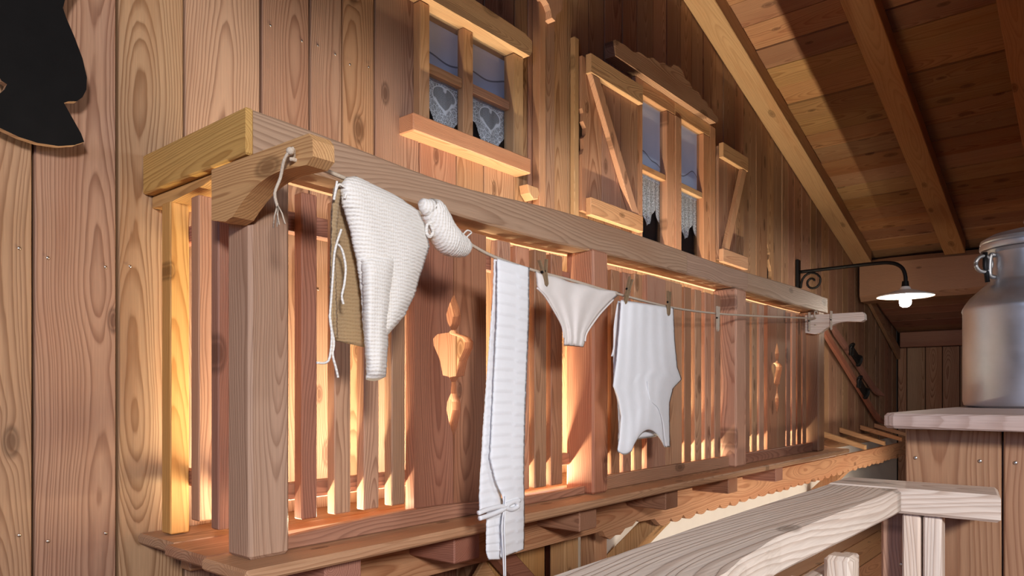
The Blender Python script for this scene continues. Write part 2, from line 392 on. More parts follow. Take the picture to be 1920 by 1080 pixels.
def add_tube(bm, pts, rad, n=8, cap=True):
    pts = [Vector(p) for p in pts]; rings = []
    up = Vector((0.13, 0.21, 0.97)).normalized()
    for i, p in enumerate(pts):
        t = (pts[min(i + 1, len(pts) - 1)] - pts[max(i - 1, 0)]).normalized()
        a = t.cross(up)
        if a.length < 0.05: a = t.cross(Vector((1, 0, 0)))
        a.normalize(); b = t.cross(a)
        r = rad[i] if isinstance(rad, (list, tuple)) else rad
        rings.append([bm.verts.new(p + a * (r * math.cos(2 * math.pi * k / n)) + b * (r * math.sin(2 * math.pi * k / n))) for k in range(n)])
    for i in range(len(rings) - 1):
        for k in range(n):
            bm.faces.new((rings[i][k], rings[i][(k + 1) % n], rings[i + 1][(k + 1) % n], rings[i + 1][k]))
    if cap: bm.faces.new(rings[0][::-1]); bm.faces.new(rings[-1])
def tube(name, mat, pts, rad, n=8, parent=None, axis='z'):
    c = sum((Vector(p) for p in pts), Vector()) / len(pts)
    bm = bmesh.new(); add_tube(bm, [Vector(p) - c for p in pts], rad, n)
    return link(name, finish(bm, name, mat, axis, True), parent, c)
def smoothpath(pts, sub=6):
    pts = [Vector(p) for p in pts]; out = []
    for i in range(len(pts) - 1):
        p0 = pts[max(i - 1, 0)]; p1 = pts[i]; p2 = pts[i + 1]; p3 = pts[min(i + 2, len(pts) - 1)]
        for k in range(sub):
            t = k / sub
            out.append(0.5 * ((2 * p1) + (p2 - p0) * t + (2 * p0 - 5 * p1 + 4 * p2 - p3) * t * t + (3 * p1 - p0 - 3 * p2 + p3) * t ** 3))
    out.append(pts[-1]); return out
def lathe(name, mat, prof, n=48, parent=None, loc=(0, 0, 0), smooth=True):
    bm = bmesh.new(); rings = []
    for r, z in prof:
        if r < 1e-5: rings.append([bm.verts.new((0, 0, z))])
        else: rings.append([bm.verts.new((r * math.cos(2 * math.pi * k / n), r * math.sin(2 * math.pi * k / n), z)) for k in range(n)])
    for a, b in zip(rings, rings[1:]):
        for k in range(n):
            k2 = (k + 1) % n
            if len(a) == 1 and len(b) == 1: continue
            if len(a) == 1: bm.faces.new((a[0], b[k], b[k2]))
            elif len(b) == 1: bm.faces.new((a[k], b[0], a[k2]))
            else: bm.faces.new((a[k], b[k], b[k2], a[k2]))
    me = finish(bm, name, mat, 'z', False)
    if smooth: me.shade_smooth() if hasattr(me, 'shade_smooth') else None
    o = link(name, me, parent, loc)
    if smooth:
        for p in me.polygons: p.use_smooth = True
        me.set_sharp_from_angle(angle=math.radians(40))
    return o
def bar(name, mat, st, axis, parent, c=0.006, along_y=False):
    """beam swept through stations (x, ylo, yhi, zlo, zhi): natural, slightly wavy edges"""
    bm = bmesh.new(); rings = []
    mx = (st[0][0] + st[-1][0]) / 2; my = st[0][1]; mz = st[0][3]
    for x, a, b, lo, hi in st:
        a -= my; b -= my; lo -= mz; hi -= mz
        q = [(a + c, lo), (b - c, lo), (b, lo + c), (b, hi - c), (b - c, hi), (a + c, hi), (a, hi - c), (a, lo + c)]
        rings.append([bm.verts.new((y, x - mx, z) if along_y else (x - mx, y, z)) for y, z in q])
    for r0, r1 in zip(rings, rings[1:]):
        for k in range(8): bm.faces.new((r0[k], r0[(k + 1) % 8], r1[(k + 1) % 8], r1[k]))
    bm.faces.new(rings[0]); bm.faces.new(rings[-1][::-1])
    return link(name, finish(bm, name, mat, axis), parent, (my, mx, mz) if along_y else (mx, my, mz))
def rnd(a, b): return random.uniform(a, b)

# ================================================================== THE SETTING
def roof_under(x): return 3.65 - 0.30 * (x - 3.98)            # underside of the rafters
RB = 0.125                                                    # rafter depth
WY = 2.0

# ---- wall_left : the planked gable wall
wl = struct('wall_left', (0, WY + 0.04, 0))
# dark sheet behind the joints, with two openings for the windows
W1 = (1.852, 2.406, 2.26, 2.79); W2 = (3.44, 4.40, 2.08, 3.0)
def sheet(x0, x1, z0, z1): box('backing_sheet', M['backing'], x0, x1, WY + 0.026, WY + 0.04, z0, z1, 'z', wl, 0.0)
sheet(-0.6, W1[0], 0, 3.6); sheet(W1[0], W1[1], 0, W1[2]); sheet(W1[0], W1[1], W1[3], 3.6); sheet(W1[1], W2[0], 0, 3.6)
sheet(W2[0], W2[1], 0, W2[2]); sheet(W2[0], W2[1], W2[3], 3.6); sheet(W2[1], 9.45, 0, 3.4); sheet(-0.6, 3.3, 3.6, 4.1)
edges = [-0.6, -0.42, -0.20, 0.02, 0.22, 0.41, 0.597, 0.788, 0.964, 1.20, 1.372, 1.50, 1.64, 1.852, 2.051, 2.211, 2.406, 2.50, 2.66, 2.80, 2.98, 3.12, 3.29, 3.44,
         3.62, 3.78, 3.95, 4.10, 4.26, 4.40, 4.56, 4.74, 4.90, 5.12, 5.335]
while edges[-1] < 9.2: edges.append(edges[-1] + rnd(0.13, 0.24))
edges[-1] = 9.41
def zt(x): return min(roof_under(x) + RB - 0.01, 4.6)
for x0, x1 in zip(edges, edges[1:]):
    g = 0.0035; a, b = x0 + g, x1 - g
    y0 = WY + rnd(-0.002, 0.003)
    zlo = 0.0 if x0 < 2.79 else 0.80
    segs = [(zlo, None)]
    for wx0, wx1, wz0, wz1 in (W1, W2):
        if x0 > wx0 - 0.01 and x1 < wx1 + 0.01: segs = [(zlo, wz0), (wz1, None)]
    for lo, hi in segs:
        if hi is None:
            pts = [(a, lo), (b, lo), (b, zt(b)), (a, zt(a))]
            if abs(x0 - 5.335) < 0.01:      # waney edge with a dark gap beside it
                pts = [(a, lo), (b, lo), (b, zt(b)), (a, zt(a)), (a, 2.42), (a + 0.05, 2.34), (a + 0.03, 2.30), (a + 0.085, 2.22), (a + 0.075, 2.16), (a + 0.02, 2.10)]
            prism('plank', M['plank'], pts, 'xz', y0, WY + 0.024, 'z', wl, 0.0025)
        else:
            box('plank', M['plank'], a, b, y0, WY + 0.024, lo, hi, 'z', wl, 0.0025)
# plaster below
box('plaster_panel', M['plaster'], 2.80, 9.41, WY - 0.004, WY + 0.024, 0, 0.80, 'z', wl, 0.0)
# screws in the planks
bm = bmesh.new(); bmesh.ops.create_uvsphere(bm, u_segments=8, v_segments=4, radius=0.0042)
for v in bm.verts: v.co.y *= 0.35
screw_me = finish(bm, 'screw', M['steel'], 'z', True)
for x0, x1 in zip(edges, edges[1:]):
    if -0.1 < x0 < 1.6:
        for zz in (1.63, 0.955, 2.42):
            for xx in (x0 + 0.03, x1 - 0.03):
                if zz > 2 and rnd(0, 1) < 0.4: continue
                if zz < 1 and x0 > 0.75: continue
                link('screw', screw_me, wl, (xx, WY - 0.003, zz + rnd(-0.015, 0.015)))
# upright batten and carved drops between the windows
t1 = struct('trim_1', (2.58, WY, 2.0), label='upright batten with a carved pointed drop')
box('batten', M['frame'], 2.525, 2.57, 1.955, 1.998, 2.0, 3.9, 'z', t1, 0.004)
box('batten', M['plank'], 2.573, 2.655, 1.968, 1.998, 2.0, 3.9, 'z', t1, 0.004)
prism('carved_drop', M['frame'], [(2.515, 3.32), (2.515, 3.035), (2.55, 3.015), (2.565, 2.995), (2.575, 2.965), (2.60, 2.96), (2.607, 2.99), (2.635, 3.015), (2.655, 3.035), (2.655, 3.32)],
      'xz', 1.925, 1.967, 'z', t1, 0.003)
prism('carved_foot', M['frame'], [(2.43, 2.20), (2.44, 2.165), (2.47, 2.14), (2.50, 2.15), (2.51, 2.175), (2.50, 2.20)], 'xz', 1.945, 1.998, 'z', t1, 0.003)
t2 = struct('trim_2', (2.83, WY, 2.0), label='narrow upright strip beside the open shutter')
box('batten', M['frame'], 2.815, 2.853, 1.972, 1.998, 2.02, 2.99, 'z', t2, 0.003)

# ---- windows
def wing(parent, x0, x1, z0, z1, y, name='pane'):
    box(name, M['glass'], x0, x1, y, y + 0.004, z0, z1, 'z', parent, 0.0)
w1 = struct('window_1', (2.12, 2.0, 2.25), label='four pane window with wooden sill and header')
fr = M['frame']
box('jamb', fr, 1.822, 1.872, 1.966, 2.022, 2.305, 2.745, 'z', w1)
box('jamb', fr, 2.36, 2.425, 1.966, 2.022, 2.305, 2.745, 'z', w1)
box('sill', fr, 1.752, 2.425, 1.925, 2.10, 2.238, 2.303, 'x', w1, 0.004)
prism('header', fr, [(1.74, 2.747), (2.43, 2.747), (2.446, 2.77), (2.446, 2.815), (2.40, 2.83), (2.1, 2.842), (1.74, 2.86)], 'xz', 1.935, 2.10, 'x', w1, 0.003)
box('mullion', fr, 2.07, 2.128, 1.984, 2.018, 2.303, 2.747, 'z', w1)
box('glazing_bar', fr, 1.873, 2.069, 1.988, 2.018, 2.508, 2.545, 'x', w1)
box('glazing_bar', fr, 2.129, 2.359, 1.988, 2.018, 2.508, 2.545, 'x', w1)
for a, b in ((1.874, 2.068), (2.130, 2.358)):
    for c_, d in ((2.304, 2.507), (2.546, 2.746)): wing(w1, a, b, c_, d, 2.006)
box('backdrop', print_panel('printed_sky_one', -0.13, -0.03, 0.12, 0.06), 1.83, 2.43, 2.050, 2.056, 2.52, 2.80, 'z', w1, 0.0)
box('dark_back_board', M['dark'], 1.83, 2.43, 2.06, 2.07, 2.20, 2.84, 'z', w1, 0.0)

w2 = struct('window_2', (3.93, 2.0, 2.1), label='double sash window under a carved wavy header')
box('stile', fr, 3.385, 3.46, 1.975, 2.022, 2.06, 2.995, 'z', w2)
box('stile', fr, 3.735, 3.83, 1.975, 2.022, 2.06, 2.915, 'z', w2)
box('stile', fr, 3.832, 3.905, 1.970, 2.022, 2.06, 2.915, 'z', w2)
box('stile', fr, 4.21, 4.30, 1.975, 2.022, 2.06, 2.915, 'z', w2)
box('jamb', fr, 4.302, 4.385, 1.975, 2.022, 2.06, 2.995, 'z', w2)
box('top_rail', fr, 3.462, 3.829, 1.975, 2.022, 2.916, 2.995, 'x', w2)
box('top_rail', fr, 3.831, 4.30, 1.975, 2.022, 2.916, 2.995, 'x', w2)
box('bottom_rail', fr, 3.462, 4.30, 1.962, 2.06, 2.03, 2.059, 'x', w2)
for a, b in ((3.461, 3.734), (3.906, 4.209)):
    box('glazing_bar', fr, a, b, 1.982, 2.018, 2.513, 2.548, 'x', w2)
    for c_, d in ((2.061, 2.512), (2.549, 2.914)): wing(w2, a + .001, b - .001, c_, d, 2.004)
hd = [(3.12, 2.995), (4.30, 2.995), (4.335, 3.02), (4.33, 3.045), (4.27, 3.04), (4.25, 3.065), (4.19, 3.06), (4.17, 3.085), (4.10, 3.085), (4.06, 3.11), (3.98, 3.10), (3.94, 3.13), (3.88, 3.13), (3.85, 3.165),
      (3.80, 3.175), (3.74, 3.165), (3.70, 3.135), (3.62, 3.135), (3.57, 3.115), (3.50, 3.12), (3.44, 3.095), (3.36, 3.10), (3.30, 3.075), (3.22, 3.08), (3.12, 3.075)]
prism('carved_header', M['plank'], hd, 'xz', 1.935, 1.998, 'x', w2, 0.003)
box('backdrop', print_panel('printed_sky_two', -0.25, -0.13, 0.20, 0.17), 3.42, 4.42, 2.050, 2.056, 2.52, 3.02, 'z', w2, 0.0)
box('dark_back_board', M['dark'], 3.42, 4.42, 2.06, 2.07, 2.04, 3.02, 'z', w2, 0.0)

# ---- ceiling : roof boards and rafters
ce = struct('ceiling', (4.0, 0.0, 3.75))
s = 0.30; n_len = math.sqrt(1 + s * s)
x = -0.9; i = 0
ang = math.atan(s)
while x < 7.75:
    wd = rnd(0.185, 0.215)
    x1 = x + wd - 0.009
    zc = roof_under((x + x1) / 2) + RB + 0.012
    L = (x1 - x) * n_len
    # each board: cross-section in xz, running along y
    jit = rnd(-0.006, 0.005)
    pts = [(x, roof_under(x) + RB + jit), (x1, roof_under(x1) + RB + jit), (x1, roof_under(x1) + RB + 0.024), (x, roof_under(x) + RB + 0.024)]
    prism('board', M['roof'], pts, 'xz', -2.6, 2.04, 'yf', ce, 0.002)
    x += wd
pts = [(-0.9, roof_under(-0.9) + RB + 0.026), (7.9, roof_under(7.9) + RB + 0.026), (7.9, roof_under(7.9) + RB + 0.06), (-0.9, roof_under(-0.9) + RB + 0.06)]
prism('roof_sheet', M['backing'], pts, 'xz', -2.6, 2.06, 'x', ce)
for yc in (1.915, 1.138, 0.43, -0.30, -1.03, -1.76):
    pts = [(-0.9, roof_under(-0.9)), (7.6, roof_under(7.6)), (7.6, roof_under(7.6) + RB - 0.003), (-0.9, roof_under(-0.9) + RB - 0.003)]
    prism('rafter', M['rafter'], pts, 'xz', yc - 0.082, yc + 0.082, 'xs', ce, 0.004)

# ---- wall_back : far end wall, purlin, sloping soffit
wb = struct('wall_back', (9.42, 0, 0))
box('backing_sheet', M['backing'], 9.43, 9.45, -2.6, 2.0, 0, 2.9, 'z', wb, 0)
yb = [1.985, 1.89, 1.70, 1.53, 1.36]
while yb[-1] > -2.5: yb.append(yb[-1] - rnd(0.15, 0.2))
for a, b in zip(yb, yb[1:]):
    box('plank', M['plank'], 9.40 + rnd(0, .004), 9.428, b + 0.004, a - 0.004, 0, 1.83, 'zf', wb, 0.003)
box('head_beam', M['red'], 9.33, 9.428, -2.6, 1.95, 1.835, 2.01, 'y', wb, 0.008)
n = 7
for k in range(n):
    xa = 7.93 + (9.42 - 7.93) * k / n; xb = 7.93 + (9.42 - 7.93) * (k + 1) / n - 0.008
    zf = lambda q: 2.36 - 0.235 * (q - 7.93)
    prism('soffit_board', M['red'], [(xa, zf(xa) + rnd(-.004, .004)), (xb, zf(xb)), (xb, zf(xb) + 0.025), (xa, zf(xa) + 0.025)], 'xz', -2.6, 1.98, 'yf', wb, 0.003)
prism('soffit_trim', M['plank'], [(8.0, 2.36), (8.0, 2.26), (9.38, 1.70), (9.38, 1.83)], 'xz', 1.955, 1.99, 'x', wb, 0.003)
# squared purlin carrying the rafter feet
bar('purlin', M['red'], [(-2.55 + k * 0.3, 7.63 + 0.006 * math.sin(k * 1.3), 7.97, 2.205 + 0.008 * math.sin(k * 1.9), 2.60 + 0.006 * math.sin(k)) for k in range(16)], 'y', wb, 0.05, True)
# ---- loft boards, unseen, added to keep the key spot off the upper wall
lf = struct('unseen_key_blocker', (3.0, -1.4, 2.35))
for k in range(24):
    xa = 0.06 + k * 0.255
    box('board', M['roof'], xa, xa + 0.248, -3.2, 0.15, 2.375, 2.40, 'yf', lf, 0.003, share='blocker')
    box('blocker_board', M['roof'], xa, xa + 0.250, 0.152, 0.174, 2.375, min(3.35, roof_under(xa + 0.25) - 0.02), 'z', lf, 0.003)  # upright boards added out of view to shade the upper wall
# ---- floor
fl = struct('floor', (4, 0, 0))
for k in range(18):
    ya = -2.6 + k * 0.256
    box('board', M['floor'], -0.9, 9.42, ya, ya + 0.25, -0.03, -0.001, 'xf', fl, 0.003, share='floor')

# ================================================================== BALCONY
FZ = 0.93
RY0, RY1 = 1.484, 1.622
bc = thing('balcony', 'long carved wooden balcony on the plank wall, lit warm from behind its balusters', 'balcony', (2.9, 1.7, 0.9))
# floor boards
box('floor_board', M['frame'], 0.80, 5.20, 1.39, 1.582, FZ - 0.028, FZ, 'xf', bc, 0.006)
box('floor_board', M['plank'], 0.812, 5.22, 1.586, 1.79, FZ - 0.028, FZ, 'xf', bc, 0.006)
box('floor_board', M['plank'], 0.835, 5.20, 1.794, 1.994, FZ - 0.028, FZ, 'xf', bc, 0.006)
# top rail, three lengths, natural wavy edge
def railst(x0, x1, n, lead=0):
    st = []
    for k in range(n + 1):
        x = x0 + (x1 - x0) * k / n
        z1 = 1.936 - 0.022 * math.exp(-((x - 1.5) / 0.35) ** 2) + 0.005 * math.sin(x * 3.1)
        z0 = 1.832 - 0.012 * math.exp(-((x - 1.9) / 0.5) ** 2) + 0.004 * math.sin(x * 2.3 + 1)
        st.append((x, RY0 + 0.004 * math.sin(x * 2.7), RY1, z0, z1))
    return st
bar('top_rail', M['beam'], railst(0.872, 3.00, 24), 'x', bc)
bar('top_rail', M['beam'], railst(3.003, 3.68, 8), 'x', bc)
bar('top_rail', M['beam'], railst(3.683, 5.05, 14), 'x', bc)
prism('end_beam', M['yellow'], [(0.852, 1.484), (0.869, 1.484), (0.995, 1.622), (0.995, 1.998), (0.852, 1.998)], 'xy', 1.832, 1.937, 'y', bc, 0.004)
prism('end_bearer', M['yellow'], [(1.62, 1.83), (1.998, 1.83), (1.998, 1.80), (1.92, 1.795), (1.72, 1.81)], 'yz', 0.875, 0.955, 'y', bc, 0.002)
# posts
posts = [(0.853, 0.955), (2.215, 2.315), (3.50, 3.63), (4.80, 4.92)]
for a, b in posts:
    box('post', M['beam'] if a < 1 else M['bal'], a, b, 1.468, 1.565 if a < 1 else 1.592, FZ + 0.001, 1.829, 'z', bc, 0.008)
# rails behind the balusters and the board standing on the floor
for k, ((a0, a1), (b0, b1)) in enumerate(zip(posts, posts[1:])):
    box('lower_rail', M['red'], a1 + 0.001, b0 - 0.001, 1.572, 1.602, 1.035, 1.078, 'x', bc)
    box('upper_rail', M['red'], a1 + 0.001, b0 - 0.001, 1.572, 1.602, 1.70, 1.752, 'x', bc)
    st = []
    for j in range(13):
        x = a1 + 0.002 + (b0 - a1 - 0.004) * j / 12
        hi = 0.966 + 0.010 * math.sin(x * 5.0 + 1.0) if k == 0 else 0.985
        st.append((x, 1.505, 1.532, FZ + 0.001, hi))
    bar('kick_board', M['red'], st, 'x', bc, 0.003)
box('side_rail', M['red'], 0.925, 0.953, 1.568, 1.996, 1.055, 1.098, 'y', bc)
box('side_rail', M['red'], 0.925, 0.953, 1.568, 1.996, 1.70, 1.745, 'y', bc)
# balusters : px of front face edges, read at the plane of their fronts
BF = 1.536
def bx(px): return onY(px, 700, BF).x
def bal(x0, x1, z0, z1, mat):
    box('baluster', mat, x0, x1, BF, BF + 0.034, z0, z1, 'z', bc, 0.003)
bay1 = [(566, 595), (628, 658), (683, 711), (735, 760), (934, 958), (968, 993), (1003, 1025), (1034, 1055)]
for k, (p0, p1) in enumerate(bay1):
    bal(bx(p0), bx(p1), 0.990 if k < 4 else 0.975, 1.795 + rnd(-.003, .003), M['red'] if k in (0, 7) else M['bal'])
def fill(x0, x1, n, wd, z0=0.96):
    st = (x1 - x0) / n
    for k in range(n):
        xc = x0 + st * (k + 0.5)
        bal(xc - wd / 2, xc + wd / 2, z0, 1.795 + rnd(-.004, .004), M['bal'] if rnd(0, 1) < 0.7 else M['red'])
fill(2.345, 2.70, 4, 0.062); fill(3.055, 3.49, 4, 0.068)
fill(3.655, 4.07, 4, 0.068); fill(4.40, 4.79, 4, 0.066)
# pairs of broad boards with a fretted ornament along their shared edge
ORN = [(1.177, 0.003), (1.215, 0.020), (1.25, 0.031), (1.275, 0.028), (1.30, 0.012), (1.335, 0.009), (1.350, 0.020), (1.354, 0.047), (1.366, 0.050),
       (1.40, 0.060), (1.44, 0.086), (1.460, 0.089), (1.474, 0.070), (1.482, 0.020), (1.492, 0.010), (1.51, 0.026), (1.535, 0.033), (1.56, 0.022), (1.595, 0.002)]
def panel(xl, xm, xr, k, mats):
    z0, z1 = 0.962, 1.80
    sc = k
    L = [(xl, z0), (xm - 0.0012, z0)] + [(xm - 0.0012 - w_ * sc, z) for z, w_ in ORN] + [(xm - 0.0012, z1), (xl + 0.004, z1 + 0.004)]
    R = [(xr, z0), (xr, z1 - 0.003), (xm + 0.0012, z1)] + [(xm + 0.0012 + w_ * sc, z) for z, w_ in ORN[::-1]] + [(xm + 0.0012, z0)]
    prism('fretted_board', mats[0], L, 'xz', BF - 0.006, BF + 0.030, 'z', bc, 0.002)
    prism('fretted_board', mats[1], R, 'xz', BF - 0.006, BF + 0.030, 'z', bc, 0.002)
panel(1.395, 1.555, 1.700, 0.95, (M['red'], M['red']))
panel(2.715, 2.88, 3.035, 0.95, (M['bal'], M['bal']))
panel(4.085, 4.235, 4.375, 0.95, (M['red'], M['red']))
# side balusters at the near end
for (y0, y1, z0, m_) in ((1.885, 1.995, 0.934, 'yellow'), (1.725, 1.775, 0.985, 'bal'), (1.635, 1.672, 0.975, 'bal')):
    pass
box('baluster', M['yellow'], 0.872, 0.922, 1.885, 1.935, 0.934, 1.80, 'z', bc)
box('baluster', M['bal'], 0.872, 0.922, 1.735, 1.775, 0.985, 1.79, 'z', bc)
box('baluster', M['bal'], 0.872, 0.922, 1.640, 1.675, 0.975, 1.79, 'z', bc)
# line brackets on the first and last post
def bracket(x0, x1, y_in, y_out, zt_, mat):
    L = y_in - y_out
    top = [(y_in, zt_ - 0.0), (y_out + 0.01, zt_ - 0.022), (y_out, zt_ - 0.03)]
    und = []
    pts = [(y_in, zt_)] + [(y_out + 0.012, zt_ - 0.004), (y_out, zt_ - 0.018), (y_out - 0.002, zt_ - 0.05), (y_out + 0.02, zt_ - 0.062), (y_out + 0.07, zt_ - 0.058)]
    for k in range(9):
        t = k / 8
        pts.append((y_out + 0.10 + (L - 0.10 - 0.09) * t, zt_ - 0.056 - (0.062) * (t ** 2.2)))
    pts += [(y_in - 0.06, zt_ - 0.124), (y_in, zt_ - 0.112)]
    return prism('line_bracket', mat, pts, 'yz', x0, x1, 'y', bc, 0.004)
bracket(0.802, 0.851, 1.538, 1.160, 1.795, M['yellow'])
bracket(4.748, 4.798, 1.535, 1.185, 1.80, M['pale'])
# joists below the floor
for px in (640, 872, 1099, 1256, 1371, 1458):
    xj = onY(px, 980, 1.47).x
    box('joist', M['red'], xj - 0.055, xj + 0.055, 1.46, 1.99, FZ - 0.12, FZ - 0.03, 'y', bc, 0.004)
# the light strip's plastic channel
box('light_channel', M['plastic'], 0.98, 4.82, 1.625, 1.66, FZ + 0.001, FZ + 0.013, 'x', bc, 0.002)

# ================================================================== PENT ROOF FRAME under the balcony
pr = thing('pent_roof_frame', 'orange pine frame with a scalloped fascia board below the balcony', 'roof frame', (4.5, 1.8, 0))
FY = 1.65
pts = [(0.95, 0.832), (8.25, 0.812)]
low = []
xx = 8.25
k = 0
rs = random.Random(4)
while xx > 3.05:
    st = rs.uniform(0.12, 0.16); dz = rs.uniform(0.022, 0.034)
    for q in range(6):
        a_ = q / 6
        low.append((xx - st * a_, 0.702 - dz * abs(math.sin(math.pi * a_)) ** 0.6))
    xx -= st
low += [(3.0, 0.72), (2.86, 0.725), (2.84, 0.735), (2.80, 0.715), (2.74, 0.712), (2.70, 0.69), (2.66, 0.695), (2.62, 0.683), (2.58, 0.70), (2.56, 0.727), (0.95, 0.735)]
prism('fascia_board', M['fascia'], pts + low, 'xz', FY, FY + 0.03, 'x', pr, 0.0)
for xr_ in (5.75, 6.51, 7.15, 7.85, 8.40):
    prism('rafter', M['fascia'], [(1.56, 0.803), (1.575, 0.76), (1.648, 0.775), (1.648, 0.835), (1.995, 0.955), (1.995, 0.995)] if False else
          [(1.615, 0.834), (1.615, 0.870), (1.995, 0.985), (1.995, 0.940)], 'yz', xr_ - 0.03, xr_ + 0.03, 'y', pr, 0.003)
for xp in (2.55, 2.78):
    box('post', M['fascia'], xp - 0.052, xp + 0.05, 1.80, 1.88, 0.0, 0.80, 'z', pr, 0.004)
box('post', M['red'], 2.615, 2.715, 1.90, 1.995, 0.0, 0.80, 'z', pr, 0.004)
prism('strut', M['fascia'], [(1.995, 0.34), (1.995, 0.47), (1.74, 0.73), (1.683, 0.73), (1.683, 0.67)], 'yz', 3.10, 3.22, 'z', pr, 0.004)
prism('strut', M['fascia'], [(1.995, 0.34), (1.995, 0.47), (1.74, 0.73), (1.683, 0.73), (1.683, 0.67)], 'yz', 6.2, 6.32, 'z', pr, 0.004)
prism('brace', M['red'], [(2.02, 0.72), (2.12, 0.73), (2.495, 0.40), (2.495, 0.28)], 'xz', 1.81, 1.87, 'x', pr, 0.004)
box('brace_board', M['fascia'], 2.13, 2.49, 1.90, 1.93, 0.05, 0.80, 'z', pr, 0.003)
prism('brace', M['fascia'], [(2.02, 0.60), (2.08, 0.66), (2.40, 0.28), (2.30, 0.28)], 'xz', 1.875, 1.897, 'x', pr, 0.004)
box('wall_plate', M['fascia'], 0.95, 8.3, 1.94, 1.995, 0.815, 0.895, 'x', pr, 0.004)

# ================================================================== SHUTTERS
def shutter(x0, x1, z0, z1, label, rising):
    t = thing('window_shutter', label, 'shutter', (x0, 1.99, z0), 'board shutters beside the double window')
    n = 3; st = (x1 - x0) / n
    for k in range(n):
        a, b = x0 + st * k + 0.002, x0 + st * (k + 1) - 0.002
        if rising is False and k == 0:
            pts = [(a, z0 + 0.02), (b, z0 + 0.02), (b, z1 - 0.015), (a, z1 - 0.015), (a, 2.66), (a + 0.012, 2.64), (a + 0.008, 2.60), (a + 0.034, 2.575), (a + 0.03, 2.54), (a + 0.01, 2.52), (a + 0.014, 2.47), (a, 2.44)]
            prism('board', M['plank'], pts, 'xz', 1.960, 1.982, 'z', t, 0.002)
        else: box('board', M['plank'], a, b, 1.960, 1.982, z0 + 0.02, z1 - 0.015, 'z', t, 0.002)
    xa = x0 + 0.03 if not rising else x0
    box('batten', M['frame'], xa, x1, 1.928, 1.959, z0, z0 + 0.085, 'x', t, 0.003)
    box('batten', M['frame'], xa, x1, 1.928, 1.959, z1 - 0.095, z1, 'x', t, 0.003)
    za, zb = z0 + 0.086, z1 - 0.096; wd = 0.07
    if rising: pts = [(x0 + 0.03, za), (x0 + 0.03 + wd, za), (x1 - 0.02, zb), (x1 - 0.02 - wd, zb)]
    else: pts = [(x0 + 0.04, zb), (x0 + 0.04 + wd, zb), (x1 - 0.04, za), (x1 - 0.04 - wd, za)]
    prism('brace', M['frame'], pts, 'xz', 1.930, 1.959, 'z', t, 0.003)
    return t
shutter(2.858, 3.383, 2.153, 2.925, 'open board shutter with a diagonal brace, hinged on the near side of the double window', False)
shutter(4.395, 4.80, 2.14, 2.90, 'narrow board shutter with a rising brace at the far side of the double window', True)

# ================================================================== LACE CURTAINS
def curtain(x0, x1, zt_, bot, label, mat='lace'):
    bm = bmesh.new(); nu, nv = 72, 8; g_ = []
    xc, zc = (x0 + x1) / 2, zt_
    for i in range(nu + 1):
        u = i / nu; col = []
        for j in range(nv + 1):
            v = j / nv; zb = bot(u)
            col.append(bm.verts.new((x0 + (x1 - x0) * u - xc, 0.004 * math.sin(u * 40), zt_ + (zb - zt_) * v - zc)))
        g_.append(col)
    for i in range(nu):
        for j in range(nv): bm.faces.new((g_[i][j], g_[i + 1][j], g_[i + 1][j + 1], g_[i][j + 1]))
    o = link('lace_curtain', finish(bm, 'lace_curtain', M[mat], 'z', True), None, (xc, 2.034, zc))
    return tag(o, label, 'curtain')
def scal(n, lo, hi):
    def f(u):
        t = (u * n) % 1.0
        base = abs(math.cos(math.pi * t)) ** 1.6
        return lo + (hi - lo) * (1 - base) + 0.006 * abs(math.sin(u * n * math.pi * 7))
    return f
curtain(1.86, 2.42, 2.53, lambda u: 2.425 - 0.115 * abs(math.cos(math.pi * (u - 0.277) / 0.482)) ** 2.2 + 0.006 * abs(math.sin(u * 45)), 'white lace half curtain with hearts in the four pane window', 'lace_heart')
curtain(3.45, 3.78, 2.53, scal(2.0, 2.245, 2.34), 'white scalloped lace curtain in the near sash of the double window')
curtain(3.90, 4.26, 2.53, scal(2.0, 2.245, 2.34), 'white scalloped lace curtain in the far sash of the double window')

# ================================================================== BLACK SILHOUETTE
sil = [(0, 240), (36, 257), (70, 268), (110, 274), (140, 272), (158, 266), (152, 250), (138, 225), (124, 200), (120, 193), (128, 190), (144, 190), (155, 182), (162, 168), (163, 145), (155, 110), (140, 70), (125, 35), (118, 15), (122, 0)]
P = [(p.x, p.z) for p in (onY(a, b, 1.935) for a, b in sil)]
P += [(0.68, 2.33), (0.72, 2.42), (0.70, 2.52), (0.62, 2.58), (0.50, 2.56), (0.42, 2.46), (0.45, 2.34), (0.52, 2.235), (0.50, 2.16), (0.44, 2.10), (0.44, 2.03), (0.505, 2.022)]
P += [(p.x, p.z) for p in (onY(a, b, 1.935) for a, b in [(3, 152), (13, 158), (8, 168), (0, 175)])] + [(0.46, 1.955), (0.44, 1.93)]
o = prism('plywood_cutout', M['black'], P, 'xz', 1.935, 1.955, 'x', None, 0.0, M['beam'])
tag(o, 'black painted plywood silhouette hung flat on the plank wall', 'cutout')
tube('hanging_peg', M['iron'], [(0.58, 1.956, 2.40), (0.58, 2.002, 2.40)], 0.012, 8, o)

# ================================================================== CLOTHES LINE
K = (1.50 - 1.214) / (4.75 - 0.80)
def onL(px, py, off=0.0):
    """a point on the upright plane through the line; off = towards the room"""
    d = ray(px, py)
    t = (1.214 - off - K * 0.80) / (d.y - K * d.x)
    return EY + d * t
rp = [(553, 300), (600, 316), (650, 336), (720, 366), (790, 401), (840, 433), (880, 457), (925, 481), (1000, 507), (1080, 528), (1165, 553), (1262, 577), (1345, 588), (1430, 593)]
rpts = [onL(*p) for p in rp] + [Vector((4.74, 1.47, 1.775))]
rp_s = smoothpath([Vector((0.79, 1.216, 1.749))] + rpts, 4)
bm = bmesh.new(); add_tube(bm, rp_s, 0.0045, 6)
